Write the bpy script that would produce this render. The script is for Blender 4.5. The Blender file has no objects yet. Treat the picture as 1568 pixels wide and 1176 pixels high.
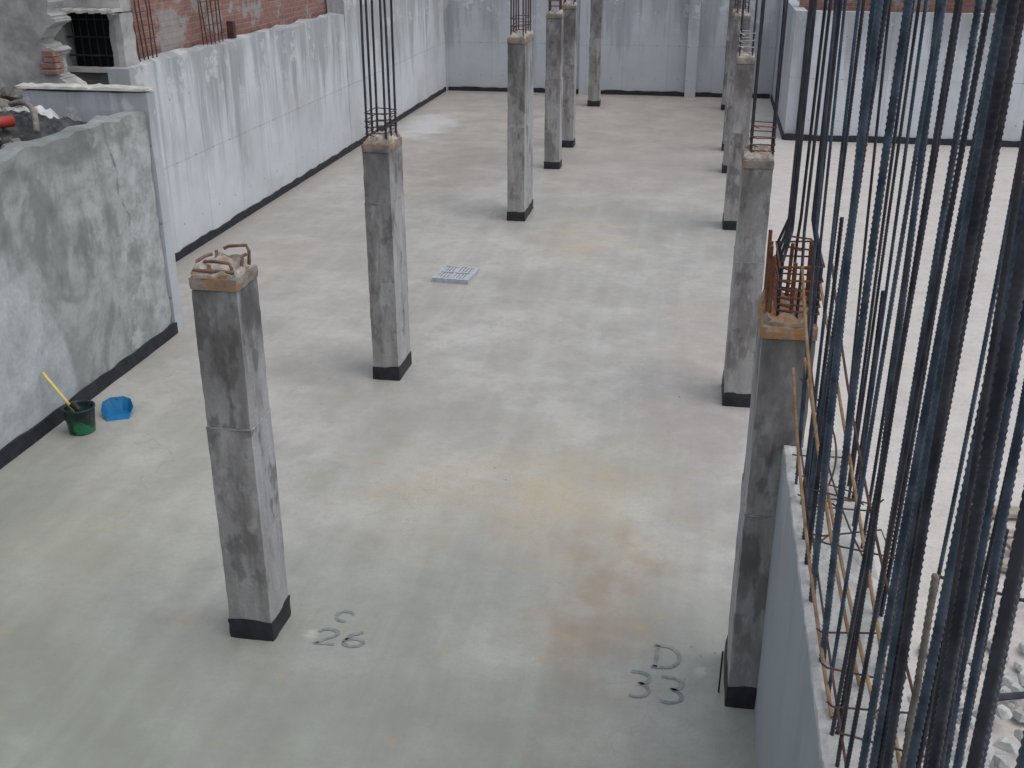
import bpy, math, random
from mathutils import Vector, noise as mn
random.seed(7)
scene=bpy.context.scene
COL=scene.collection
# ---------------------------------------------------------------- node helper
class N:
    def __init__(s,name,rough=0.8,metal=0.0,spec=0.4):
        s.m=bpy.data.materials.new(name); s.m.use_nodes=True
        s.t=s.m.node_tree; s.b=s.t.nodes['Principled BSDF']
        s.b.inputs['Roughness'].default_value=rough
        s.b.inputs['Metallic'].default_value=metal
        s.b.inputs['Specular IOR Level'].default_value=spec
        g=s.t.nodes.new('ShaderNodeNewGeometry'); s.P=g.outputs['Position']; s.Nn=g.outputs['Normal']
        tc=s.t.nodes.new('ShaderNodeTexCoord'); s.O=tc.outputs['Object']
        s.R=s.t.nodes.new('ShaderNodeObjectInfo').outputs['Random']
    def put(s,sock,v):
        if isinstance(v,bpy.types.NodeSocket): s.t.links.new(v,sock)
        else:
            if isinstance(v,(tuple,list)) and len(v)==3 and sock.type=='RGBA': v=(*v,1)
            sock.default_value=v
    def math(s,op,a,b=0.0,clamp=False):
        n=s.t.nodes.new('ShaderNodeMath'); n.operation=op; n.use_clamp=clamp
        s.put(n.inputs[0],a); s.put(n.inputs[1],b); return n.outputs[0]
    def vm(s,op,a,b=(0,0,0)):
        n=s.t.nodes.new('ShaderNodeVectorMath'); n.operation=op
        s.put(n.inputs[0],a); s.put(n.inputs[1],b)
        return n.outputs['Value'] if op=='LENGTH' else n.outputs[0]
    def mix(s,f,a,b,bt='MIX'):
        n=s.t.nodes.new('ShaderNodeMix'); n.data_type='RGBA'; n.blend_type=bt
        s.put(n.inputs[0],f); s.put(n.inputs[6],a); s.put(n.inputs[7],b); return n.outputs[2]
    def noise(s,v,sc,det=4,ro=0.55,dist=0.0):
        n=s.t.nodes.new('ShaderNodeTexNoise'); s.put(n.inputs['Vector'],v)
        n.inputs['Scale'].default_value=sc; n.inputs['Detail'].default_value=min(det,4)
        n.inputs['Roughness'].default_value=ro; n.inputs['Distortion'].default_value=dist
        return n.outputs[0]
    def mr(s,x,a,b,c=0.0,d=1.0,smooth=False):
        n=s.t.nodes.new('ShaderNodeMapRange')
        if smooth: n.interpolation_type='SMOOTHSTEP'
        s.put(n.inputs[0],x)
        for i,v in enumerate((a,b,c,d)): n.inputs[i+1].default_value=v
        return n.outputs[0]
    def sep(s,v):
        n=s.t.nodes.new('ShaderNodeSeparateXYZ'); s.put(n.inputs[0],v); return n.outputs
    def comb(s,x,y,z):
        n=s.t.nodes.new('ShaderNodeCombineXYZ')
        for i,v in enumerate((x,y,z)): s.put(n.inputs[i],v)
        return n.outputs[0]
    def bump(s,sc=8,st=0.3,d=0.01,h=None):
        n=s.t.nodes.new('ShaderNodeBump'); n.inputs['Strength'].default_value=st
        n.inputs['Distance'].default_value=d; s.put(n.inputs['Height'],h if h is not None else s.noise(s.P,sc,3,.65))
        s.t.links.new(n.outputs[0],s.b.inputs['Normal'])
    def color(s,c): s.put(s.b.inputs['Base Color'],c)
    def rough(s,c): s.put(s.b.inputs['Roughness'],c)
    def ell(s,P,cx,cy,rx,ry,soft=0.5):
        v=s.vm('MULTIPLY',s.vm('SUBTRACT',P,(cx,cy,0)),(1/rx,1/ry,0))
        return s.mr(s.vm('LENGTH',v),1.0,1.0-soft,0,1,True)
    def MUL(s,a,b): return s.math('MULTIPLY',a,b)
    def ADD(s,a,b): return s.math('ADD',a,b)
    def SUB(s,a,b): return s.math('SUBTRACT',a,b)

# ---------------------------------------------------------------- materials
def mat_floor():
    n=N('slab_concrete',0.5,spec=0.35); P=n.P
    nz=n.noise(P,1.6,3); nz2=n.noise(n.vm('ADD',P,(9,4,2)),1.5,3)
    wob=n.vm('ADD',P,n.vm('MULTIPLY',n.comb(n.SUB(nz,.5),n.SUB(nz2,.5),0),(1.6,2.2,0)))
    big=n.noise(P,.33,4,.6); med=n.noise(P,2.2,4,.68); fine=n.noise(P,45,2,.6); mid=n.noise(n.vm('ADD',P,(3,8,1)),.95,4,.7)
    c=n.mix(n.mr(big,.32,.68),(.395,.39,.36),(.545,.53,.495))
    c=n.mix(n.mr(med,.38,.68,0,.65),c,(.365,.355,.325))
    c=n.mix(n.mr(mid,.49,.62,0,.5),c,(.335,.325,.295))
    c=n.mix(n.mr(mid,.47,.36,0,.4),c,(.62,.61,.575))
    st=n.noise(n.vm('MULTIPLY',P,(5,.5,1)),1,3)
    c=n.mix(n.mr(st,.45,.75,0,.3),c,(.63,.62,.585))
    xyz=n.sep(P)
    tint=n.mr(n.ADD(n.ADD(xyz[1],n.MUL(big,4)),n.MUL(xyz[0],.35)),4.8,11.5,1,0,True)  # mask for a darker, greener tone towards the near end
    c=n.mix(n.MUL(tint,.85),c,n.mix(1,c,(.70,.775,.715),'MULTIPLY'))
    far=n.mr(xyz[1],14,28,0,.75,True)
    c=n.mix(far,c,n.mix(n.mr(mid,.4,.6),(.45,.405,.36),(.34,.305,.275)))
    for (x,y,rx,ry,col,a) in [(-.45,6.6,.65,1.5,(.34,.235,.145),.65),(-1.0,8.2,1.5,1.6,(.56,.46,.27),.55),(0.1,11.5,.9,3.5,(.46,.38,.325),.55),
                              (-2.4,8.0,.8,1.2,(.56,.49,.34),.4),(-5.0,21,1.6,5,(.33,.275,.235),.65),(-1.7,16,1.2,2,(.54,.45,.30),.45),(-2.6,5.4,.9,.9,(.30,.31,.28),.6),
                              (-4.6,6.8,1.2,1.6,(.46,.44,.32),.35),(.2,9.0,.7,2.2,(.38,.34,.32),.55),(-6.0,14.2,1.5,2.2,(.40,.355,.32),.6),(0.05,6.1,.6,.8,(.31,.325,.30),.55),
                              (-3.1,9.6,1.4,1.2,(.37,.35,.315),.5),(-4.6,10.8,1.5,1.0,(.39,.37,.34),.45),(-1.2,22,2.2,5,(.41,.365,.33),.5)]:
        k=n.MUL(n.ell(wob,x,y,rx,ry,.9),a); k=n.MUL(k,n.mr(med,.35,.6,.35,1))
        c=n.mix(k,c,col)
    sp=n.noise(n.vm('MULTIPLY',P,(1,1.6,1)),3.1,3,.5,.6)
    c=n.mix(n.mr(sp,.655,.74,0,.55),c,(.47,.34,.18))
    dust=n.noise(P,9,4,.75)
    jit=n.vm('ADD',P,n.vm('MULTIPLY',n.comb(n.SUB(dust,.5),n.SUB(med,.5),0),(.22,.22,0)))
    for (x,y,r) in [(-2.42,5.86,.07),(.22,5.90,.09)]:
        c=n.mix(n.MUL(n.ell(jit,x,y,r,r,.9),.4),c,(.74,.71,.66))
    wet_sheen=n.ell(wob,-6.5,25.4,.9,2.2,.6)
    c=n.mix(n.MUL(wet_sheen,.5),c,(.74,.76,.80))  # puddle, its bright sheen painted as a pale patch
    c=n.mix(n.MUL(n.mr(n.ADD(xyz[0],n.MUL(nz,.8)),-6.9,-6.1,.55,0,True),n.mr(xyz[1],11,13)),c,(.33,.30,.275))
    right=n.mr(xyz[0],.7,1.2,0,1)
    c=n.mix(n.MUL(right,.85),c,n.mix(n.mr(med,.3,.7),(.74,.69,.645),(.58,.54,.505)))  # same slab; its overexposed brightness is painted as a lighter colour
    c=n.mix(n.mr(dust,.5,.72,0,.38),c,(.30,.295,.275))
    c=n.mix(n.mr(fine,.3,.75,0,.28),c,(.25,.25,.24))
    cr=n.t.nodes.new('ShaderNodeTexVoronoi'); cr.feature='DISTANCE_TO_EDGE'; cr.inputs['Scale'].default_value=.32
    n.put(cr.inputs['Vector'],wob)
    c=n.mix(n.MUL(n.mr(cr.outputs['Distance'],.0,.0035,1,0),n.mr(big,.45,.6,0,.4)),c,(.22,.21,.2))
    n.color(c)
    n.rough(n.mr(med,.3,.7,.32,.58))
    n.bump(7,.2,.01)
    return n.m
def mat_wall(name,light=(.69,.725,.77),dark=(.29,.31,.325),tint=1.0,lines=True):  # tint: strength of the damp streaks and patches
    n=N(name,.8); P=n.P; x=n.sep(P); u=n.ADD(x[0],x[1])
    v=n.comb(u,x[2],0)
    big=n.noise(v,.55,4,.6); str_=n.noise(n.vm('MULTIPLY',v,(2.0,.22,1)),1,4,.65); med=n.noise(P,3.5,4,.65); fine=n.noise(P,40,2)
    c=n.mix(n.mr(med,.3,.72,0,.45),light,tuple(a*.80 for a in light))
    top=n.mr(n.ADD(x[2],n.MUL(n.SUB(str_,.5),7.0)),1.4,2.8,0,1,True)
    c=n.mix(n.MUL(top,.78*tint),c,dark)
    st2=n.noise(n.vm('MULTIPLY',n.vm('ADD',v,(7,1,0)),(4,.3,1)),1,4,.65)
    c=n.mix(n.MUL(n.mr(st2,.52,.62,0,.6*tint),n.mr(x[2],.5,2.2)),c,(.24,.25,.25))
    c=n.mix(n.mr(big,.50,.66,0,.5*tint),c,(.40,.41,.41))
    sp=n.noise(n.vm('ADD',v,(4,2,0)),1.7,4,.7)
    c=n.mix(n.MUL(n.mr(sp,.56,.61,0,.6),n.mr(x[2],1.4,2.2)),c,(.72,.73,.73))
    if lines:
        fu=n.math('ABSOLUTE',n.SUB(n.math('FRACT',n.MUL(u,1/1.22)),.5))
        l1=n.mr(fu,.004,.012,1,0)
        l2=n.mr(n.math('ABSOLUTE',n.SUB(x[2],1.32)),.005,.014,1,0)
        l=n.math('MAXIMUM',l1,l2)
        c=n.mix(n.MUL(l,n.mr(med,.3,.7,.2,.65)),c,(.30,.31,.32))
        wn=n.t.nodes.new('ShaderNodeTexWhiteNoise'); wn.noise_dimensions='2D'
        n.put(wn.inputs['Vector'],n.comb(n.math('FLOOR',n.ADD(n.MUL(u,1/1.22),.5)),n.math('FLOOR',n.MUL(x[2],1/1.32)),0))
        c=n.mix(n.mr(wn.outputs['Value'],0,1,0,.3),c,(.47,.49,.52))
        du=n.MUL(n.SUB(n.math('FRACT',n.MUL(u,1/.61)),.5),.61)
        dz=n.MUL(n.SUB(n.math('FRACT',n.MUL(x[2],1/.88)),.5),.88)
        d=n.vm('LENGTH',n.comb(du,dz,0))
        c=n.mix(n.mr(d,.012,.02,.6,0),c,(.15,.15,.15))
    c=n.mix(n.mr(x[2],.1,.45,.25,0),c,(.45,.44,.42))
    c=n.mix(n.mr(fine,.3,.8,0,.18),c,(.25,.25,.25))
    n.color(c); n.bump(5,.35,.012); return n.m
def mat_near_wall():
    n=N('rough_plaster',.85); P=n.P; x=n.sep(P)
    a=n.noise(P,.9,4,.6,.8); b=n.noise(P,4,4,.7); f=n.noise(P,35,3)
    c=n.mix(n.mr(a,.42,.58,0,1,True),(.24,.255,.25),(.42,.455,.45))
    c=n.mix(n.mr(b,.45,.70,0,.6),c,(.20,.21,.205))
    ww=n.noise(n.comb(n.MUL(x[1],2.0),n.MUL(x[2],.5),3),1,4,.6)
    c=n.mix(n.mr(ww,.50,.60,0,.55),c,(.155,.165,.16))
    lt=n.ell(n.comb(n.ADD(x[1],n.MUL(a,1.0)),n.ADD(x[2],n.MUL(b,.2)),0),8.2,.4,1.4,1.75,.10)
    c=n.mix(n.MUL(lt,.75),c,n.mix(n.mr(b,.35,.65),(.58,.625,.655),(.43,.465,.485)))
    sp=n.noise(n.comb(x[1],x[2],0),2.6,4,.7)
    c=n.mix(n.MUL(n.mr(sp,.53,.61,0,.7),n.mr(x[1],9.0,10.4)),c,(.58,.60,.60))
    dl=n.SUB(x[1],n.ADD(n.ADD(10.30,n.MUL(n.SUB(2.3,x[2]),.24)),n.MUL(n.SUB(n.noise(n.comb(0,x[2],0),3,3),.5),.35)))
    c=n.mix(n.mr(dl,-.02,.06,0,.5),c,n.mix(n.mr(b,.4,.6),(.60,.62,.62),(.36,.38,.38)))
    ck=n.MUL(n.mr(n.math('ABSOLUTE',dl),.004,.03,1,0),n.mr(b,.40,.6,.15,.8))
    c=n.mix(n.MUL(ck,n.mr(x[2],.9,1.6)),c,(.10,.10,.10))
    c=n.mix(n.mr(n.ADD(x[2],n.MUL(b,.5)),2.5,2.85,0,.6),c,(.15,.17,.16))
    c=n.mix(n.mr(f,.3,.8,0,.25),c,(.2,.2,.2))
    n.color(c); n.bump(3,.6,.035); return n.m
def mat_column():
    n=N('column_concrete',.8); sh=n.comb(n.MUL(n.R,37),n.MUL(n.R,19),0); O=n.vm('ADD',n.O,sh); z=n.sep(n.O)[2]
    st=n.noise(n.vm('MULTIPLY',O,(9,9,.9)),1,4,.6,.4); b=n.noise(n.vm('MULTIPLY',O,(1.3,1.3,.55)),4,4,.65); f=n.noise(O,55,3)
    pt=n.noise(n.vm('MULTIPLY',n.vm('ADD',O,(3,7,2)),(1.5,1.5,.8)),2.2,4,.65)
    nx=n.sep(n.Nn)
    c=n.mix(n.mr(st,.38,.62),(.24,.225,.22),(.46,.45,.44))
    c=n.mix(n.mr(b,.52,.62,0,.7),c,(.15,.138,.136))
    c=n.mix(n.mr(b,.44,.36,0,.5),c,(.51,.515,.525))
    front_shade=n.mr(nx[1],-.9,-.4,1,0)
    c=n.mix(n.MUL(front_shade,.27),c,(.14,.13,.128))  # shade of the camera-facing side, painted into the concrete colour
    side_light=n.mr(n.math('ABSOLUTE',nx[0]),.4,.9)
    c=n.mix(n.MUL(side_light,.4),c,(.50,.535,.59))  # brighter lit look of the side faces, painted as a pale blue mix
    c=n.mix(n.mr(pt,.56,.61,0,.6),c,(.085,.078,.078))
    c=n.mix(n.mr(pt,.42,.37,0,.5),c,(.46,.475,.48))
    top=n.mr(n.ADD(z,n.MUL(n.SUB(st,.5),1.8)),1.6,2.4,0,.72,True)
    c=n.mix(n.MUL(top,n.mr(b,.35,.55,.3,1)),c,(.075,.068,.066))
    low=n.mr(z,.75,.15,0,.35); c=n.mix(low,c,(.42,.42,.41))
    c=n.mix(n.mr(f,.3,.8,0,.3),c,(.15,.15,.15))
    n.color(c); n.bump(9,.6,.014); return n.m
def mat_two(name,a,b,sc=6,rough=.8,metal=0.0,bump=.3,lo=.35,hi=.65,det=4,bd=.01):
    n=N(name,rough,metal); k=n.noise(n.O,sc,det,.65); n.color(n.mix(n.mr(k,lo,hi),a,b))
    if bump>.35: n.bump(sc,bump,bd)
    return n.m
def mat_rebar(name,a,b,rust,k=.6):
    n=N(name,.55,.35); q=n.noise(n.O,10,2,.6); r=n.noise(n.vm('MULTIPLY',n.O,(6,6,1.2)),1.3,3,.7)
    n.color(n.mix(n.mr(r,.55,.68,0,k),n.mix(n.mr(q,.35,.65),a,b),rust)); return n.m
def mat_brick():
    n=N('old_brickwork',.9); x=n.sep(n.P); u=n.ADD(x[0],x[1]); v=n.comb(u,x[2],0)
    bt=n.t.nodes.new('ShaderNodeTexBrick'); n.put(bt.inputs['Vector'],v); bt.inputs['Scale'].default_value=1
    bt.inputs['Brick Width'].default_value=.26; bt.inputs['Row Height'].default_value=.085; bt.inputs['Mortar Size'].default_value=.010
    n.put(bt.inputs['Color1'],(.36,.17,.13)); n.put(bt.inputs['Color2'],(.27,.12,.10)); n.put(bt.inputs['Mortar'],(.30,.26,.24))
    a=n.noise(v,1.1,4,.7); g=n.noise(v,7,4,.7)
    c=n.mix(n.mr(g,.4,.7,0,.55),bt.outputs[0],(.17,.10,.085))
    c=n.mix(n.mr(a,.53,.58),c,n.mix(g,(.42,.39,.37),(.22,.20,.19)))
    n.color(c); n.bump(st=.8,d=.02,h=n.MUL(bt.outputs['Fac'],-1)); return n.m
def mat_band(name,dk,lt,ru,lo=.5):
    n=N(name,.9); k=n.noise(n.O,7,4,.65); r=n.noise(n.vm('ADD',n.O,(4,4,4)),9,4,.6); f=n.noise(n.O,50,2)
    c=n.mix(n.mr(k,.38,.62),dk,lt); c=n.mix(n.mr(r,lo,lo+.12,0,.85),c,ru); c=n.mix(n.mr(f,.4,.8,0,.3),c,(.1,.1,.1))
    n.color(c); n.bump(14,.7,.015); return n.m

FLOOR=mat_floor(); WALL=mat_wall('formwork_concrete'); WALLB=mat_wall('formwork_concrete_grey',(.55,.585,.63),(.31,.335,.355),.9)
NEAR=mat_near_wall(); COLM=mat_column(); BRICK=mat_brick()
MEMB=mat_two('bitumen_membrane',(.010,.011,.016),(.026,.028,.036),8,.55)
CAP=mat_band('mortar_cap',(.26,.24,.22),(.54,.51,.46),(.33,.21,.11),.52)
BAND=mat_band('stained_column_head',(.14,.13,.12),(.30,.27,.24),(.31,.18,.09),.50)
RUSTC=mat_band('rust_stained_concrete',(.24,.17,.11),(.36,.31,.25),(.42,.19,.06),.46)
RUST=mat_two('rusty_steel',(.14,.055,.035),(.25,.115,.065),22,.9,.2)
RUSTF=mat_two('faded_rusty_steel',(.13,.075,.055),(.27,.165,.115),18,.9,.1)
RUSTD=mat_two('dull_rusty_steel',(.07,.045,.045),(.14,.08,.065),14,.8,.3)
STEEL=mat_rebar('blue_grey_rebar',(.030,.045,.072),(.085,.12,.165),(.075,.06,.06),.5)
STEELD=mat_rebar('dark_rebar',(.022,.025,.036),(.06,.065,.08),(.10,.06,.045),.6)
STUB=mat_two('weathered_rebar',(.13,.12,.11),(.27,.24,.21),12,.8,.1)
PALE=mat_two('pale_rough_concrete',(.36,.37,.36),(.58,.58,.57),7,.9,0,.9,bd=.02)
WHITE=mat_two('white_plastic',(.50,.51,.52),(.68,.69,.70),5,.5,0,.4)
RUIN=mat_two('ruin_render',(.22,.225,.22),(.46,.46,.45),2.2,.9,0,.8,bd=.04)
SILLM=mat_two('pale_sill',(.40,.39,.36),(.58,.57,.53),6,.9,0,.6)
DARK=mat_two('dark_interior',(.008,.009,.010),(.02,.02,.022),3)
SOIL=mat_two('rubble_soil',(.10,.09,.08),(.24,.22,.20),3,.95,0,.9,bd=.05)
WOOD=mat_two('weathered_timber',(.26,.22,.18),(.52,.48,.42),5,.85)
def mat_paint():
    n=N('faded_spray_paint',.7); k=n.noise(n.P,16,4,.7); n.color(n.mix(n.mr(k,.38,.62),(.16,.20,.21),(.30,.31,.295))); return n.m
PAINT=mat_paint()

# ---------------------------------------------------------------- mesh helpers
def obj(name,v,f,mat,parent=None,smooth=False,loc=(0,0,0)):
    me=bpy.data.meshes.new(name); me.from_pydata([tuple(p) for p in v],[],f); me.update()
    if smooth: me.polygons.foreach_set('use_smooth',[True]*len(me.polygons))
    me.materials.append(mat); o=bpy.data.objects.new(name,me); COL.objects.link(o); o.location=loc
    if parent: o.parent=parent
    return o
def empty(name,loc=(0,0,0)):
    e=bpy.data.objects.new(name,None); e.empty_display_size=.2; COL.objects.link(e); e.location=loc; return e
def boxg(x0,x1,y0,y1,z0,z1,V,F):
    b=len(V); V+= [(x0,y0,z0),(x1,y0,z0),(x1,y1,z0),(x0,y1,z0),(x0,y0,z1),(x1,y0,z1),(x1,y1,z1),(x0,y1,z1)]
    F+=[(b,b+3,b+2,b+1),(b+4,b+5,b+6,b+7),(b,b+1,b+5,b+4),(b+1,b+2,b+6,b+5),(b+2,b+3,b+7,b+6),(b+3,b,b+4,b+7)]
def box(name,x0,x1,y0,y1,z0,z1,mat,parent=None,bev=0):
    V=[];F=[];boxg(x0,x1,y0,y1,z0,z1,V,F); o=obj(name,V,F,mat,parent)
    if bev:
        m=o.modifiers.new('b','BEVEL'); m.width=bev; m.segments=2
    return o
def rough_box(name,x0,x1,y0,y1,z0,z1,mat,parent=None,step=.1,amp=.006,seed=0,fs=6,topamp=None):
    nx=max(1,round((x1-x0)/step)); ny=max(1,round((y1-y0)/step)); nz=max(1,round((z1-z0)/step))
    V=[];F=[];idx={}
    topamp=amp if topamp is None else topamp
    def vid(i,j,k):
        if (i,j,k) in idx: return idx[(i,j,k)]
        p=Vector((x0+(x1-x0)*i/nx,y0+(y1-y0)*j/ny,z0+(z1-z0)*k/nz))
        q=p*fs+Vector((seed*3.1,seed*1.7,0))
        d=mn.noise_vector(q)*amp
        if k==nz: d.z=mn.noise(q*1.3)*topamp
        if k==0: d.z=0
        edges=(i in(0,nx))+(j in(0,ny))+(k==nz)
        if edges>=2:
            ch=.5*amp+abs(mn.noise(q*2.7))*amp*1.5
            if i==0:p.x+=ch
            if i==nx:p.x-=ch
            if j==0:p.y+=ch
            if j==ny:p.y-=ch
            if k==nz:p.z-=ch
        idx[(i,j,k)]=len(V); V.append(p+d); return idx[(i,j,k)]
    for i in range(nx):
        for j in range(ny):
            F.append((vid(i,j,0),vid(i,j+1,0),vid(i+1,j+1,0),vid(i+1,j,0)))
            F.append((vid(i,j,nz),vid(i+1,j,nz),vid(i+1,j+1,nz),vid(i,j+1,nz)))
    for i in range(nx):
        for k in range(nz):
            F.append((vid(i,0,k),vid(i+1,0,k),vid(i+1,0,k+1),vid(i,0,k+1)))
            F.append((vid(i,ny,k),vid(i,ny,k+1),vid(i+1,ny,k+1),vid(i+1,ny,k)))
    for j in range(ny):
        for k in range(nz):
            F.append((vid(0,j,k),vid(0,j,k+1),vid(0,j+1,k+1),vid(0,j+1,k)))
            F.append((vid(nx,j,k),vid(nx,j+1,k),vid(nx,j+1,k+1),vid(nx,j,k+1)))
    return obj(name,V,F,mat,parent)
def tube(V,F,pts,r,sides=6,closed=False):
    pts=[Vector(p) for p in pts]; n=len(pts); b=len(V)
    for i,p in enumerate(pts):
        if closed: t=pts[(i+1)%n]-pts[i-1]
        else: t=pts[min(i+1,n-1)]-pts[max(i-1,0)]
        t.normalize(); a=Vector((0,0,1)) if abs(t.z)<.9 else Vector((1,0,0))
        s=t.cross(a).normalized(); w=t.cross(s)
        for k in range(sides):
            an=2*math.pi*k/sides; V.append(p+(s*math.cos(an)+w*math.sin(an))*r)
    m=n if closed else n-1
    for i in range(m):
        for k in range(sides):
            a=b+i*sides+k; c=b+i*sides+(k+1)%sides; d=b+((i+1)%n)*sides
            F.append((a,c,d+(k+1)%sides,d+k))
    if not closed:
        F.append(tuple(b+k for k in range(sides))[::-1]); F.append(tuple(b+(n-1)*sides+k for k in range(sides)))
def ribbed(V,F,p0,p1,r,pitch=.02,sides=8,bend=0,ph=0):
    p0=Vector(p0);p1=Vector(p1);L=(p1-p0).length;rings=int(L/pitch*3); b=len(V)
    s=Vector((math.cos(ph),math.sin(ph),0)); w=Vector((-s.y,s.x,0))
    for i in range(rings+1):
        f=i/rings; p=p0.lerp(p1,f)+s*math.sin(f*math.pi)*bend
        for k in range(sides):
            an=2*math.pi*k/sides
            q=math.cos(2*math.pi*(i/3)+an*1)
            lon=1.12 if k%4==0 else 1.0
            rr=r*(lon*(1.16 if q>.3 else .93))
            V.append(p+(s*math.cos(an)+w*math.sin(an))*rr)
    for i in range(rings):
        for k in range(sides):
            a=b+i*sides+k;c=b+i*sides+(k+1)%sides; F.append((a,c,c+sides,a+sides))
    F.append(tuple(b+rings*sides+k for k in range(sides)))
def lathe(prof,sides=32):
    V=[];F=[]
    for (r,z) in prof:
        for k in range(sides):
            a=2*math.pi*k/sides; V.append((r*math.cos(a),r*math.sin(a),z))
    for i in range(len(prof)-1):
        for k in range(sides):
            a=i*sides+k;c=i*sides+(k+1)%sides; F.append((a,c,c+sides,a+sides))
    return V,F
def arc(a,b,c,n=14):
    a,b,c=map(Vector,(a,b,c)); return [a*(1-t)**2+b*2*t*(1-t)+c*t*t for t in [i/n for i in range(n+1)]]

# ---------------------------------------------------------------- ground & slab
obj('ground',[(-300,-300,-.35),(300,-300,-.35),(300,300,-.35),(-300,300,-.35)],[(0,1,2,3)],SOIL)
box('floor_slab',-7.55,16,-4,31.4,-.3,0,FLOOR)

# ---------------------------------------------------------------- walls
def strip(par,x0,x1,y0,y1,h=.12):
    return rough_box('base_membrane',x0,x1,y0,y1,.002,h,MEMB,par,step=.15,amp=.008,seed=random.random()*9,topamp=.03,fs=4)
w=empty('white_retaining_wall')
rough_box('wall_stub',-7.62,-7.3,11.363,13.32,0,2.5,WALL,w,step=.4,amp=.012,topamp=.03)
rough_box('wall_panel',-7.62,-7.3,13.323,22.2,0,2.75,WALL,w,step=.3,amp=.012,topamp=.05,fs=3)
rough_box('wall_panel_high',-7.62,-7.303,22.203,31.0,0,3.9,WALL,w,step=.5,amp=.008)
strip(w,-7.32,-7.275,13.0,30.9)
w=empty('rear_retaining_wall')
rough_box('wall_panel',-7.3,1.75,31.0,31.3,0,3.9,WALLB,w,step=.5,amp=.008)
strip(w,-7.25,1.7,30.96,31.02)
for x in(-3.5,-.6): rough_box('pilaster',x,x+.3,30.75,30.99,0,3.9,WALLB,w,step=.3,amp=.006)
w=empty('side_retaining_wall')
rough_box('wall_return',1.75,2.0,25.0,31.3,0,2.7,WALLB,w,step=.4,amp=.008)
rough_box('wall_panel',2.003,16,24.9,25.2,0,2.7,WALL,w,step=.5,amp=.008,topamp=.03)
strip(w,1.75,15.9,24.86,24.93,.14); strip(w,1.71,1.77,24.9,30.9)
rough_box('brick_boundary_wall',1.9,18,26.2,26.45,0,3.6,BRICK,step=.8,amp=.01)

w=empty('plastered_retaining_wall')
rough_box('wall_panel',-6.25,-5.98,2.0,11.16,0,2.6,NEAR,w,step=.14,amp=.016,topamp=.06,fs=3)
rough_box('end_return',-7.45,-5.95,11.163,11.36,0,2.77,WALLB,w,step=.2,amp=.012,topamp=.03)
rough_box('return_coping',-7.5,-5.945,11.14,11.38,2.785,2.82,SILLM,w,step=.08,amp=.010,topamp=.03)
strip(w,-6.0,-5.95,2.0,11.2,.15)

rough_box('old_brick_wall',-8.1,-7.7,13.9,22.4,2.2,5.2,BRICK,step=.3,amp=.03,fs=4)
box('steel_post_stub',-7.6,-7.48,17.1,17.2,2.74,3.0,RUSTD,bev=.01)
def leaning(name,y,n,sp,z1,mat,ties=5):
    V=[];F=[]
    for i in range(n):
        yy=y+i*sp; tube(V,F,[(-7.5,yy,2.7),(-7.52+random.uniform(-.02,.02),yy+random.uniform(-.04,.04),3.4),(-7.58,yy+random.uniform(-.06,.06),z1)],.010,5)
    for k in range(ties):
        z=2.85+k*.17; tube(V,F,[(-7.49,y-.03,z),(-7.49,y+(n-1)*sp+.03,z+random.uniform(-.02,.02))],.006,4)
    obj(name,V,F,mat)
leaning('wall_starter_bars',13.9,6,.12,4.4,RUSTD,7); leaning('wall_starter_bars',16.0,6,.14,4.3,RUSTD,6)

# ---------------------------------------------------------------- ruined building at left
rb=empty('ruined_building')
Y0=13.55
rough_box('lower_wall',-14,-7.42,Y0,Y0+.3,2.0,2.66,RUIN,rb,step=.25,amp=.03)
rough_box('left_wall',-14,-8.28,Y0,Y0+.3,2.662,4.4,RUIN,rb,step=.25,amp=.03,seed=3)
rough_box('lintel',-8.28,-7.42,Y0,Y0+.3,3.4,4.4,RUIN,rb,step=.2,amp=.02)
rough_box('jamb',-7.62,-7.42,Y0-.05,Y0+.3,2.5,3.39,RUIN,rb,step=.1,amp=.015,seed=5)
rough_box('sill',-8.3,-7.44,Y0-.14,Y0+.05,2.662,2.72,SILLM,rb,step=.1,amp=.01)
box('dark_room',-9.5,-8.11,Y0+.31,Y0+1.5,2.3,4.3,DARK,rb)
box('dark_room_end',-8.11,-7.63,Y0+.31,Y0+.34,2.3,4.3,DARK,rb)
V=[];F=[]
for i in range(6): x=-8.2+i*.11; tube(V,F,[(x,Y0+.1,2.72),(x,Y0+.1,3.4)],.008,5)
for z in(2.85,3.08,3.3): tube(V,F,[(-8.28,Y0+.08,z),(-7.6,Y0+.08,z)],.012,5)
obj('window_grille',V,F,STEELD,rb)
V=[];F=[]
for i in range(28):
    x=-9.75+i*.085; boxg(x,x+.07,Y0-.30,Y0-.032,3.40+(i%2)*.014,3.435+(i%2)*.014,V,F)
obj('tiled_ledge',V,F,SILLM,rb)
prof=[(-9.6,2.3),(-7.6,2.3),(-7.58,2.55),(-7.72,2.68),(-7.86,2.74),(-7.88,2.95),(-7.76,3.02),(-7.98,3.12),(-7.86,3.28),(-7.7,3.36),(-7.8,3.46),(-7.78,3.7),(-9.6,3.8)]
P2=[]
for i,(x,z) in enumerate(prof):
    x2,z2=prof[(i+1)%len(prof)]; m=6 if 1<=i<=10 else 1
    for k in range(m):
        t=k/m; P2.append((x+(x2-x)*t+.03*mn.noise(Vector((i*3+t*9,z*7,1))),z+(z2-z)*t+.02*mn.noise(Vector((i*5+t*9,x*7,4)))))
V=[(x,12.5,z) for x,z in P2]+[(x+.03*mn.noise(Vector((x*9,z*9,3))),12.85,z) for x,z in P2]; m=len(P2)
F=[tuple(range(m)),tuple(range(m,2*m))[::-1]]+[(i,i+m,(i+1)%m+m,(i+1)%m) for i in range(m)]
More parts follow.
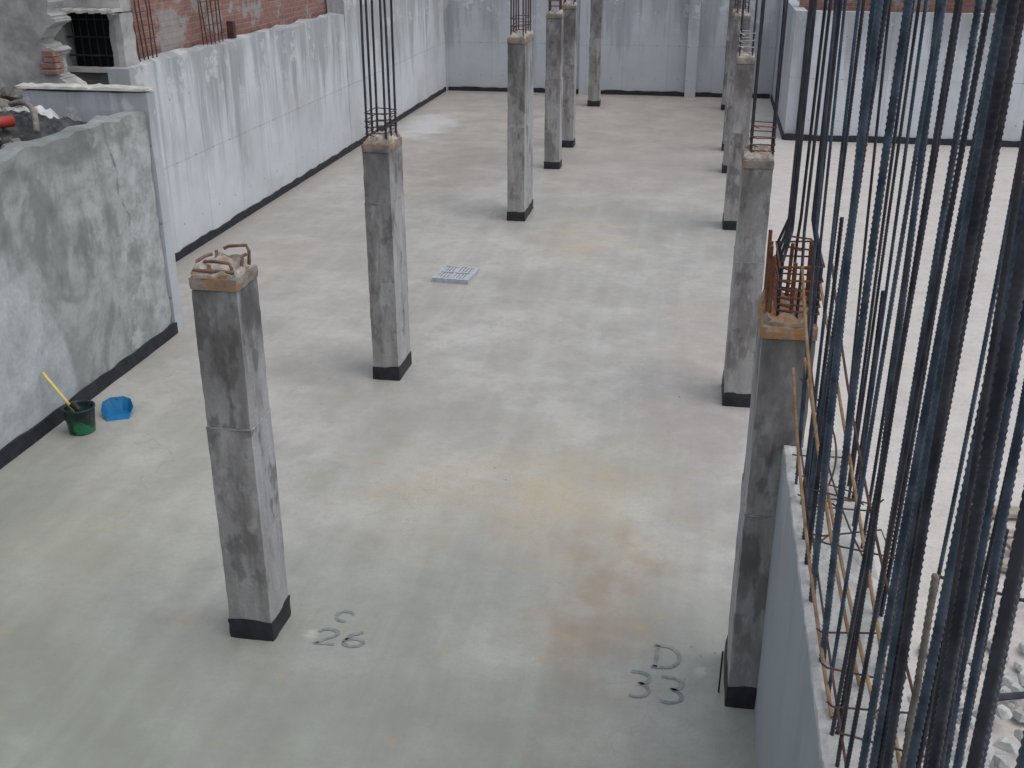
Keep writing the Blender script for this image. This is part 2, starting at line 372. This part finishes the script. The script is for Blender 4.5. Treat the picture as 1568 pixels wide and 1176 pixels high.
obj('broken_masonry_pier',V,F,RUIN,rb)
V=[];F=[]
for i in range(4): boxg(-7.95+random.uniform(-.03,.03),-7.76+random.uniform(-.04,.03),12.44,12.6,2.76+i*.07,2.82+i*.07,V,F)
obj('exposed_bricks',V,F,BRICK,rb)

def heap(name,x0,x1,y0,y1,zf,mat,n=40,amp=.2,fs=1.5,seed=0,par=None,rid=False):
    V=[];F=[]
    for i in range(n+1):
        for j in range(n+1):
            x=x0+(x1-x0)*i/n;y=y0+(y1-y0)*j/n
            q=Vector((x*fs+seed,y*fs,seed)); h=mn.fractal(q,1,2,5)
            if rid: h=1-abs(mn.noise(q*2))*2+.3*mn.noise(q*5)
            V.append((x,y,zf(i/n,j/n)+h*amp))
    for i in range(n):
        for j in range(n):
            a=i*(n+1)+j; F.append((a,a+n+1,a+n+2,a+1))
    return obj(name,V,F,mat,par,smooth=not rid)
e=empty('earth_embankment')
heap('fill_near',-30,-6.26,0,11.15,lambda a,b:2.42,SOIL,70,.12,par=e)
heap('fill_far',-30,-7.63,11.14,13.6,lambda a,b:2.42,SOIL,40,.12,par=e)
TARP=mat_two('black_tarpaulin',(.014,.015,.017),(.05,.052,.055),5,.45,0,.6)
bowl=lambda a,b:(math.sin(math.pi*a)*math.sin(math.pi*b))**.6
heap('black_tarpaulin',-7.6,-6.4,9.2,10.95,lambda a,b:2.38+.24*bowl(a,b),TARP,50,.08,3,5,rid=True)
heap('white_plastic_sheet',-6.98,-6.66,10.35,10.75,lambda a,b:2.42+.22*bowl(a,b),WHITE,20,.08,4,8,rid=True)
V=[];F=[]; tube(V,F,[(-6.75,9.45,2.70),(-6.62,9.72,2.69)],.055,14)
obj('red_plastic_pipe',V,F,mat_two('red_plastic',(.34,.035,.025),(.42,.06,.04),4,.5),smooth=True)
V=[];F=[]; tube(V,F,arc((-7.2,10.6,2.7),(-6.7,10.3,2.86),(-6.3,9.6,2.63),12),.03,8)
obj('grey_hose',V,F,STUB,smooth=True)
def rocks(name,cx,cy,z,rx,ry,n,s0,s1,mat,hz=.15):
    V=[];F=[]
    for i in range(n):
        a=random.uniform(0,6.28);d=math.sqrt(random.random()); x=cx+rx*d*math.cos(a);y=cy+ry*d*math.sin(a);s=random.uniform(s0,s1)
        zz=z+hz*(1-d)*random.random(); b=len(V)
        for k in range(6):
            an=k*math.pi/3+random.uniform(-.3,.3); V.append((x+s*math.cos(an)*random.uniform(.7,1.1),y+s*math.sin(an)*random.uniform(.7,1.1),zz+random.uniform(-.1,.1)*s))
        for k in range(4):
            an=k*math.pi/2+random.uniform(-.3,.3); V.append((x+.55*s*math.cos(an),y+.55*s*math.sin(an),zz+s*random.uniform(.4,.75)))
        for k in range(6):
            t0=b+6+int(k*4/6); t1=b+6+int((k+1)*4/6)%4
            if t0==t1: F.append((b+k,b+(k+1)%6,t0))
            else: F.append((b+k,b+(k+1)%6,t1,t0))
        F.append((b+6,b+7,b+8,b+9))
    return obj(name,V,F,mat)
rocks('rubble_pile',-8,11.9,2.5,.9,1.3,110,.04,.14,SOIL)
rocks('rubble_pile',-7.4,10.5,2.52,.6,.7,40,.03,.10,RUIN,.2)
rocks('rubble_pile',-6.9,9.4,2.50,.5,.9,50,.03,.09,SOIL,.2)

# ---------------------------------------------------------------- columns
def starter(par,cx,cy,w,d,z0,z1,rb=.009,mat=None,stir=(),nx=2,ny=3,crank=None,smat=None):
    V=[];F=[]
    for i in range(nx):
        for j in range(ny):
            if nx>2 and ny>2 and 0<i<nx-1 and 0<j<ny-1: continue
            x=-w/2+w*i/(nx-1); y=-d/2+d*j/(ny-1); jx=random.uniform(-.02,.02);jy=random.uniform(-.02,.02)
            if crank: pts=[(cx+x,cy+y,z0),(cx+x,cy+y,z0+crank[0]),(cx+x*crank[1],cy+y*crank[1],z0+crank[0]+.15),(cx+x*crank[1]+jx,cy+y*crank[1]+jy,z1)]
            else: pts=[(cx+x,cy+y,z0),(cx+x+jx*.3,cy+y+jy*.3,(z0+z1)/2),(cx+x+jx*1.5,cy+y+jy*1.5,z1+random.uniform(-.2,.2))]
            tube(V,F,pts,rb,6)
    obj('starter_bars',V,F,mat or RUSTD,par)
    V=[];F=[]
    for z in stir:
        e=.012;j=random.uniform(-.015,.015);a=w/2+e;b=d/2+e
        sc=1 if not crank or z<z0+crank[0] else crank[1]
        a*=sc;b*=sc
        tube(V,F,[(cx-a,cy-b,z+j),(cx+a,cy-b,z),(cx+a,cy+b,z-j),(cx-a,cy+b,z)],.0055,5,True)
        tube(V,F,[(cx-a,cy-b,z+j),(cx-a+.07,cy-b+.05,z+j-.03)],.005,4)
    if V: obj('stirrups',V,F,smat or RUSTD,par)
def column(x0,y0,w,d,h,joint,seed,rust=False,joint2=None):
    e=empty('concrete_column',(x0+w/2,y0+d/2,0)); a=w/2;b=d/2
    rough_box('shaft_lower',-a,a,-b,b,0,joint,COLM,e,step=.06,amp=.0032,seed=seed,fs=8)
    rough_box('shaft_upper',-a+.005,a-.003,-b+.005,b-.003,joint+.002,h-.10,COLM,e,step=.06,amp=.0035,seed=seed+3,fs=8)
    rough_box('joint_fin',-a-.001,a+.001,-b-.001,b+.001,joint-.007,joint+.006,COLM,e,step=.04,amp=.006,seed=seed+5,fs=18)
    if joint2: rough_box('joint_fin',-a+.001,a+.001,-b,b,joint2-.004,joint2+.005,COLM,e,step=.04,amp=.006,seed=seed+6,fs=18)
    rough_box('column_head',-a-.003,a+.003,-b-.003,b+.003,h-.098,h-.025,RUSTC if rust else BAND,e,step=.03,amp=.007,seed=seed+7,fs=12)
    rough_box('mortar_cap',-a+.012,a-.012,-b+.012,b-.012,h-.03,h+.015,RUSTC if rust else CAP,e,step=.025,amp=.014,seed=seed+9,fs=12,topamp=.07)
    rough_box('base_membrane',-a-.010,a+.010,-b-.010,b+.010,.001,.15,MEMB,e,step=.05,amp=.006,seed=seed,fs=7,topamp=.022)
    return e
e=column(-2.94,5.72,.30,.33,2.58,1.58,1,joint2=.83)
V=[];F=[]
for (pts) in [[(-.11,-.11,2.5),(-.12,-.115,2.60),(-.115,-.09,2.635),(-.105,.0,2.64),(-.09,.06,2.635)],[(-.09,.13,2.64),(-.095,.13,2.5)],
              [(.11,-.12,2.5),(.115,-.125,2.61),(.10,-.12,2.64),(.02,-.115,2.645),(-.06,-.10,2.64),(-.08,-.08,2.62)],
              [(.12,.10,2.5),(.13,.11,2.65),(.11,.12,2.685),(.0,.115,2.675),(-.03,.11,2.66)],
              [(.03,.0,2.5),(.01,.01,2.61),(-.02,.05,2.63)],[(.12,-.02,2.5),(.13,-.01,2.61),(.115,.04,2.64),(.115,.09,2.635)],
              [(-.125,-.135,2.59),(.0,-.14,2.594),(.13,-.135,2.59)],[(-.03,-.11,2.5),(-.03,-.115,2.62)]]:
    tube(V,F,pts,.0105,7)
obj('bent_rusty_bars',V,F,RUSTF,e,True)
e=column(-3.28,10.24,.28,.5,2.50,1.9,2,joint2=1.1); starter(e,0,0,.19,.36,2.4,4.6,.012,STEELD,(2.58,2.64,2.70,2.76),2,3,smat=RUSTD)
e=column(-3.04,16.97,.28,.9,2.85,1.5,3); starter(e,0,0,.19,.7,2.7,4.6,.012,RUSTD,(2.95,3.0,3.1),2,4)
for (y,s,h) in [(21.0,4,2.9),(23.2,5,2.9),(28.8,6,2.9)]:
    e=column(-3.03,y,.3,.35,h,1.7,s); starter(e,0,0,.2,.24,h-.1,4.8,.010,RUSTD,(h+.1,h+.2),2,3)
e=column(.376,5.58,.29,.52,2.54,1.36,11,rust=True,joint2=.66)
starter(e,0.03,.0,.2,.42,2.4,4.9,.009,STEELD,(2.58,2.62,2.66,2.70,2.76,2.84,2.9),3,4,crank=(.45,.62),smat=RUST)
V=[];F=[]
for i in range(3):
    for j in range(4):
        if i==1 and j in(1,2): continue
        tube(V,F,[(-.115+.115*i,-.2+.133*j,2.4),(-.115+.115*i+random.uniform(-.01,.01),-.2+.133*j,2.82+random.uniform(0,.10))],.011,7)
obj('rusty_bar_stubs',V,F,RUST,e)
V=[];F=[]; tube(V,F,[(-.19,-.14,0),(-.185,-.12,.30)],.006,5); obj('loose_tie_rod',V,F,DARK,e)
e=column(.373,10.18,.28,.55,2.49,1.5,12); starter(e,.03,.05,.2,.3,2.4,4.8,.010,STEELD,(2.52,2.58,2.65,2.74),2,4,smat=RUST)
e=column(.40,17.0,.28,.5,2.62,1.5,13); starter(e,0,0,.19,.34,2.5,4.8,.010,STEELD,(2.75,2.85,2.95),2,3,smat=PALE)
for (y,s,h) in [(21.2,14,2.9),(23.4,15,2.8),(28.8,16,2.9)]:
    e=column(.40,y,.3,.35,h,1.7,s); starter(e,0,0,.2,.24,h-.1,4.8,.010,STEELD,(h+.1,h+.2),2,3)

# ---------------------------------------------------------------- wall with starter bars at right
w=empty('low_shear_wall')
rough_box('wall_body',.545,.90,.3,5.575,0,1.80,mat_wall('shear_wall_concrete',(.37,.41,.44),(.18,.20,.21),.4,False),w,step=.12,amp=.005,seed=4)
rough_box('rough_top',.55,.895,.31,5.57,1.80,1.822,PALE,w,step=.03,amp=.004,seed=2,fs=14,topamp=.016)
cage=empty('shear_wall_rebar')
VS=[];FS=[];VD=[];FD=[];VT=[];FT=[];VB=[];FB=[]
y=5.35
while y>1.25:
    for X in(.60,.845):
        if y<4.6 and random.random()<.16: continue
        x=X+random.uniform(-.012,.012); yy=y+random.uniform(-.05,.05)
        tx=random.uniform(-.10,.12);ty=random.uniform(-.14,.14)
        near=y<4.3
        big=(random.random()<.75) if near else (random.random()<.25)
        r=.0118 if big else .007
        tgt=(VS,FS) if random.random()<.6 else (VD,FD)
        ribbed(tgt[0],tgt[1],(x,yy,1.75),(x+tx,yy+ty,5.6+random.uniform(-.2,.5)),r,.02 if big else .015,8 if big else 6,random.uniform(-.055,.055),random.uniform(0,6))
        if random.random()<.32:
            tg=(VB,FB) if random.random()<.35 else (VD,FD)
            ribbed(tg[0],tg[1],(x+.022,yy+.01,1.75),(x+.025+tx*.3,yy+.02,random.uniform(2.9,3.6)),.008,.02,8,0.005)
    y-=.19 if y>3 else .16
obj('thick_bars',VS,FS,STEEL,cage,True); obj('dark_bars',VD,FD,STEELD,cage,True); obj('lapped_short_bars',VB,FB,STUB,cage,True)
for k in range(16):
    y=5.2-k*.22; z=random.choice((1.93,2.0,2.1,2.2))
    tube(VT,FT,[(.57,y+.05,z),(.585,y,z+.02),(.86,y+random.uniform(-.15,.15),z+random.uniform(-.08,.08)),(.88,y+.06,z-.03)],.0042,5)
for a,b,c,r in [((.60,5.2,2.0),(.60,4.0,1.93),(.60,2.6,1.95),.005),((.62,4.9,1.88),(.9,4.7,1.95),(.62,4.4,1.9),.005),
                ((.66,5.3,2.95),(.72,4.2,2.3),(.9,2.7,1.9),.006),((.58,5.4,2.3),(.9,5.0,2.1),(.6,4.6,1.95),.005),((.6,5.5,2.6),(.62,4.9,2.1),(.84,4.4,1.85),.005)]:
    tube(VT,FT,arc(a,b,c),r,6)
obj('rusty_ties',VT,FT,RUSTD,cage)
V=[];F=[]
for a,b,c in [((.64,5.5,2.78),(.80,3.9,1.98),(.80,3.0,1.85)),((.58,5.3,2.45),(.66,4.0,2.05),(.76,2.98,1.88)),((.54,5.4,2.35),(.55,4.5,1.98),(.60,3.3,1.84)),((.53,5.4,2.9),(.56,4.4,2.3),(.72,3.5,1.84))]:
    tube(V,F,arc(a,b,c,20),.0078,7)
tube(V,F,[(.70,2.99,1.86),(.72,2.95,1.87),(.79,2.95,1.87),(.81,2.98,1.86)],.008,6)
obj('long_bent_rusty_bars',V,F,mat_two('tan_rusty_steel',(.20,.12,.065),(.38,.26,.15),12,.85),cage)

# right background clutter
pile=empty('timber_offcut_pile')
V=[];F=[]
for (x,y,a,L,z) in [(2.35,8.3,.1,1.5,.03),(2.4,8.0,-.15,1.3,.03),(2.5,7.7,.25,1.4,.075),(2.3,7.5,-.05,1.0,.03),(2.7,7.3,.5,.9,.12)]:
    b=len(V); c,s=math.cos(a),math.sin(a); boxg(0,L,-.07,.07,z,z+.035,V,F)
    for i in range(b,len(V)): px,py,pz=V[i]; V[i]=(x+c*px-s*py,y+s*px+c*py,pz)
obj('boards',V,F,WOOD,pile)
V=[];F=[]
for k in range(9):
    x=1.6+random.random()*1.5;y=5+random.random()*2.3;a=random.uniform(-.5,.5);L=random.uniform(.8,1.8)
    tube(V,F,[(x,y,.06+.03*k),(x+L*math.cos(a),y+L*math.sin(a),.08+.03*k)],.022 if k%2 else .012,6)
obj('props_and_bars',V,F,STEELD,pile)
rocks('rubble_pile',1.7,5.3,.02,.7,1.2,160,.02,.09,PALE,.25)
rocks('rubble_pile',2.9,6.6,.02,.8,.8,60,.02,.08,PALE,.2)

# ---------------------------------------------------------------- small things
e=empty('paint_bucket',(-5.65,8.53,0))
GB=N('bucket_plastic',.35); k=GB.noise(GB.O,9,4,.6); zz=GB.sep(GB.O)[2]
GB.color(GB.mix(GB.math('MULTIPLY',GB.mr(k,.48,.56),GB.mr(zz,.22,.1)),(.012,.03,.03),(.02,.22,.10)))
V,F=lathe([(0,.003),(.115,.003),(.12,.01),(.142,.24),(.150,.245),(.150,.262),(.138,.262),(.132,.24),(.118,.12),(0,.12)]); obj('bucket_body',V,F,GB.m,e,True)
V=[];F=[]; tube(V,F,[(.15*math.cos(a),-.02-.12*math.sin(a),.245-.10*math.sin(a)) for a in [i*math.pi/12 for i in range(13)]],.0035,6); obj('bucket_handle',V,F,STEELD,e)
V=[];F=[]; tube(V,F,[(.02,-.02,.14),(-.13,-.03,.36),(-.285,-.04,.60)],.016,10); obj('roller_stick',V,F,mat_two('yellow_handle',(.62,.48,.10),(.72,.60,.22),9,.5),e,True)
V=[];F=[]; tube(V,F,[(.03,-.02,.13),(.0,-.02,.24),(-.05,-.025,.30)],.03,8); tube(V,F,[(.06,.03,.12),(.09,.05,.30)],.012,8); obj('brush_head',V,F,TARP,e)
e=empty('blue_dustpan',(-5.50,8.93,.0)); e.rotation_euler=(0,0,math.radians(28))
BL=mat_two('blue_plastic',(.008,.12,.28),(.015,.2,.42),6,.35)
out=[(-.10,-.13,.004),(-.15,.0,.07),(-.13,.09,.12),(-.06,.13,.14),(.06,.13,.14),(.13,.09,.12),(.15,.0,.07),(.10,-.13,.004)]
inn=[(-.09,-.13,.003),(-.115,.0,.006),(-.09,.06,.012),(-.045,.08,.015),(.045,.08,.015),(.09,.06,.012),(.115,.0,.006),(.09,-.13,.003)]
V=out+inn; m=8
F=[(i,i+1,m+i+1,m+i) for i in range(7)]+[tuple(range(m,2*m))]
o=obj('pan',V,F,BL,e); md=o.modifiers.new('s','SOLIDIFY'); md.thickness=.005; md.offset=1
V=[];F=[]; tube(V,F,[(0,.12,.125),(0,.16,.11),(0,.21,.07)],.013,8); obj('handle',V,F,BL,e,True)
e=empty('brown_bottle',(-5.85,12.3,0)); V,F=lathe([(0,0),(.035,0),(.035,.14),(.012,.19),(.012,.24),(0,.24)],14); obj('bottle_glass',V,F,mat_two('brown_glass',(.12,.02,.01),(.2,.04,.02),4,.2),e,True)
e=empty('drain_cover',(-3.2,13.9,0)); e.rotation_euler[2]=math.radians(-4)
G=mat_two('galvanised_steel',(.36,.38,.41),(.54,.56,.59),14,.6,.1)
V=[];F=[]
boxg(-.25,.25,-.3,-.25,.001,.06,V,F);boxg(-.25,.25,.25,.3,.001,.06,V,F);boxg(-.25,-.20,-.25,.25,.001,.06,V,F);boxg(.20,.25,-.25,.25,.001,.06,V,F)
boxg(-.197,.197,-.02,.02,.02,.066,V,F); boxg(-.02,.02,-.247,-.023,.02,.064,V,F); boxg(-.02,.02,.023,.247,.02,.064,V,F)
obj('frame',V,F,G,e)
V=[];F=[]
for i in range(9):
    x=-.18+i*.045
    if abs(x)<.025: continue
    boxg(x-.016,x+.016,-.245,-.025,.03,.055,V,F); boxg(x-.016,x+.016,.025,.245,.03,.055,V,F)
obj('slats',V,F,G,e)
box('pit',-.198,.198,-.248,.248,.002,.02,STUB,e)

def ribbon(V,F,pts,w):
    q=[]
    for a,b in zip(pts[:-1],pts[1:]):
        d=math.dist(a,b); m=max(1,int(d/.012)); q+=[(a[0]+(b[0]-a[0])*k/m,a[1]+(b[1]-a[1])*k/m) for k in range(m)]
    q.append(pts[-1]); pts=[Vector((p[0],p[1],0)) for p in q]; b=len(V); n=len(pts)
    for i,p in enumerate(pts):
        t=(pts[min(i+2,n-1)]-pts[max(i-2,0)]).normalized(); s=Vector((-t.y,t.x,0)); ww=w*(1+.45*mn.noise(p*45))
        V.append(p+s*ww/2+Vector((mn.noise(p*60),mn.noise(p*70),0))*.002);V.append(p-s*ww/2)
    for i in range(n-1): F.append((b+2*i,b+2*i+1,b+2*i+3,b+2*i+2))
def ar(cx,cy,rx,ry,a0,a1,n=14): return [(cx+rx*math.cos(math.radians(a0+(a1-a0)*i/n)),cy+ry*math.sin(math.radians(a0+(a1-a0)*i/n))) for i in range(n+1)]
G_={'C':[ar(.5,.5,.42,.45,40,300)],
'2':[ar(.5,.72,.36,.26,170,-40)+[(.15,.04),(.9,.04)]],
'6':[[(.75,.95),(.35,.75),(.16,.4)]+ar(.5,.27,.36,.25,170,-190)],
'D':[[(.15,.02),(.15,.95)],[(.02,.95),(.15,.95)]+ar(.4,.5,.5,.46,90,-90)+[(.02,.02)]],
'3':[[(.1,.95),(.45,.97)]+ar(.45,.75,.36,.22,80,-85)+ar(.45,.28,.42,.26,85,-120)]}
def glyph(V,F,ch,x,y,w,h,rot=0):
    c,s=math.cos(rot),math.sin(rot)
    for st in G_[ch]: ribbon(V,F,[(x+c*w*p[0]-s*h*p[1],y+s*w*p[0]+c*h*p[1]) for p in st],.027)
V=[];F=[]; glyph(V,F,'C',-2.33,6.02,.15,.13,-.15); glyph(V,F,'2',-2.39,5.74,.19,.17,.05); glyph(V,F,'6',-2.19,5.74,.19,.17,.1)
obj('painted_grid_mark',V,F,PAINT,loc=(0,0,.004))
V=[];F=[]; glyph(V,F,'D',-.11,5.88,.20,.25,-.05); glyph(V,F,'3',-.27,5.57,.18,.26,-.1); glyph(V,F,'3',-.08,5.55,.20,.26,-.12)
obj('painted_grid_mark',V,F,PAINT,loc=(0,0,.004))
V=[];F=[]
for i in range(50):
    x=random.uniform(-5.7,.3);y=random.uniform(5,20); s=random.uniform(.004,.011)
    if random.random()<.6: x=random.choice((-3.0,.3))+random.uniform(-.4,.3); y=random.choice((5.8,10.4,17))+random.uniform(-.4,.5)
    b=len(V); V+=[(x-s,y-s,0),(x+s,y-s*.6,0),(x+s*.6,y+s,0),(x-s*.7,y+s,0),(x,y,s*.9)]
    F+=[(b,b+1,b+4),(b+1,b+2,b+4),(b+2,b+3,b+4),(b+3,b,b+4)]
obj('scattered_debris',V,F,mat_two('debris',(.2,.19,.17),(.5,.48,.45),.8,.9))

# ---------------------------------------------------------------- camera, light
cam=bpy.data.cameras.new('camera'); co=bpy.data.objects.new('camera',cam); COL.objects.link(co); scene.camera=co
cam.sensor_width=36; cam.lens=38.25; cam.clip_start=.05; cam.clip_end=1000
co.location=(0,0,4.5); co.rotation_euler=(math.radians(90-23.17),0,math.radians(9.9))
el=math.radians(68)
d=Vector((.80,-.15,0)).normalized()*math.cos(el); d.z=math.sin(el)
L=bpy.data.lights.new('sun','SUN'); L.energy=.7; L.angle=math.radians(110); L.color=(1,.96,.91)
lo=bpy.data.objects.new('sun',L); COL.objects.link(lo); lo.rotation_euler=d.to_track_quat('Z','Y').to_euler(); lo.location=(5,5,20)
W=bpy.data.worlds.new('World'); scene.world=W; W.use_nodes=True; t=W.node_tree
bg=t.nodes['Background']; sk=t.nodes.new('ShaderNodeTexSky'); sk.sky_type='NISHITA'; sk.sun_disc=False
sk.sun_elevation=el; sk.sun_rotation=math.atan2(d.x,d.y); sk.dust_density=3
hs=t.nodes.new('ShaderNodeHueSaturation'); hs.inputs['Saturation'].default_value=.45
t.links.new(sk.outputs[0],hs.inputs['Color']); t.links.new(hs.outputs[0],bg.inputs[0]); bg.inputs[1].default_value=.15
scene.view_settings.view_transform='Standard'; scene.view_settings.look='None'; scene.view_settings.exposure=0
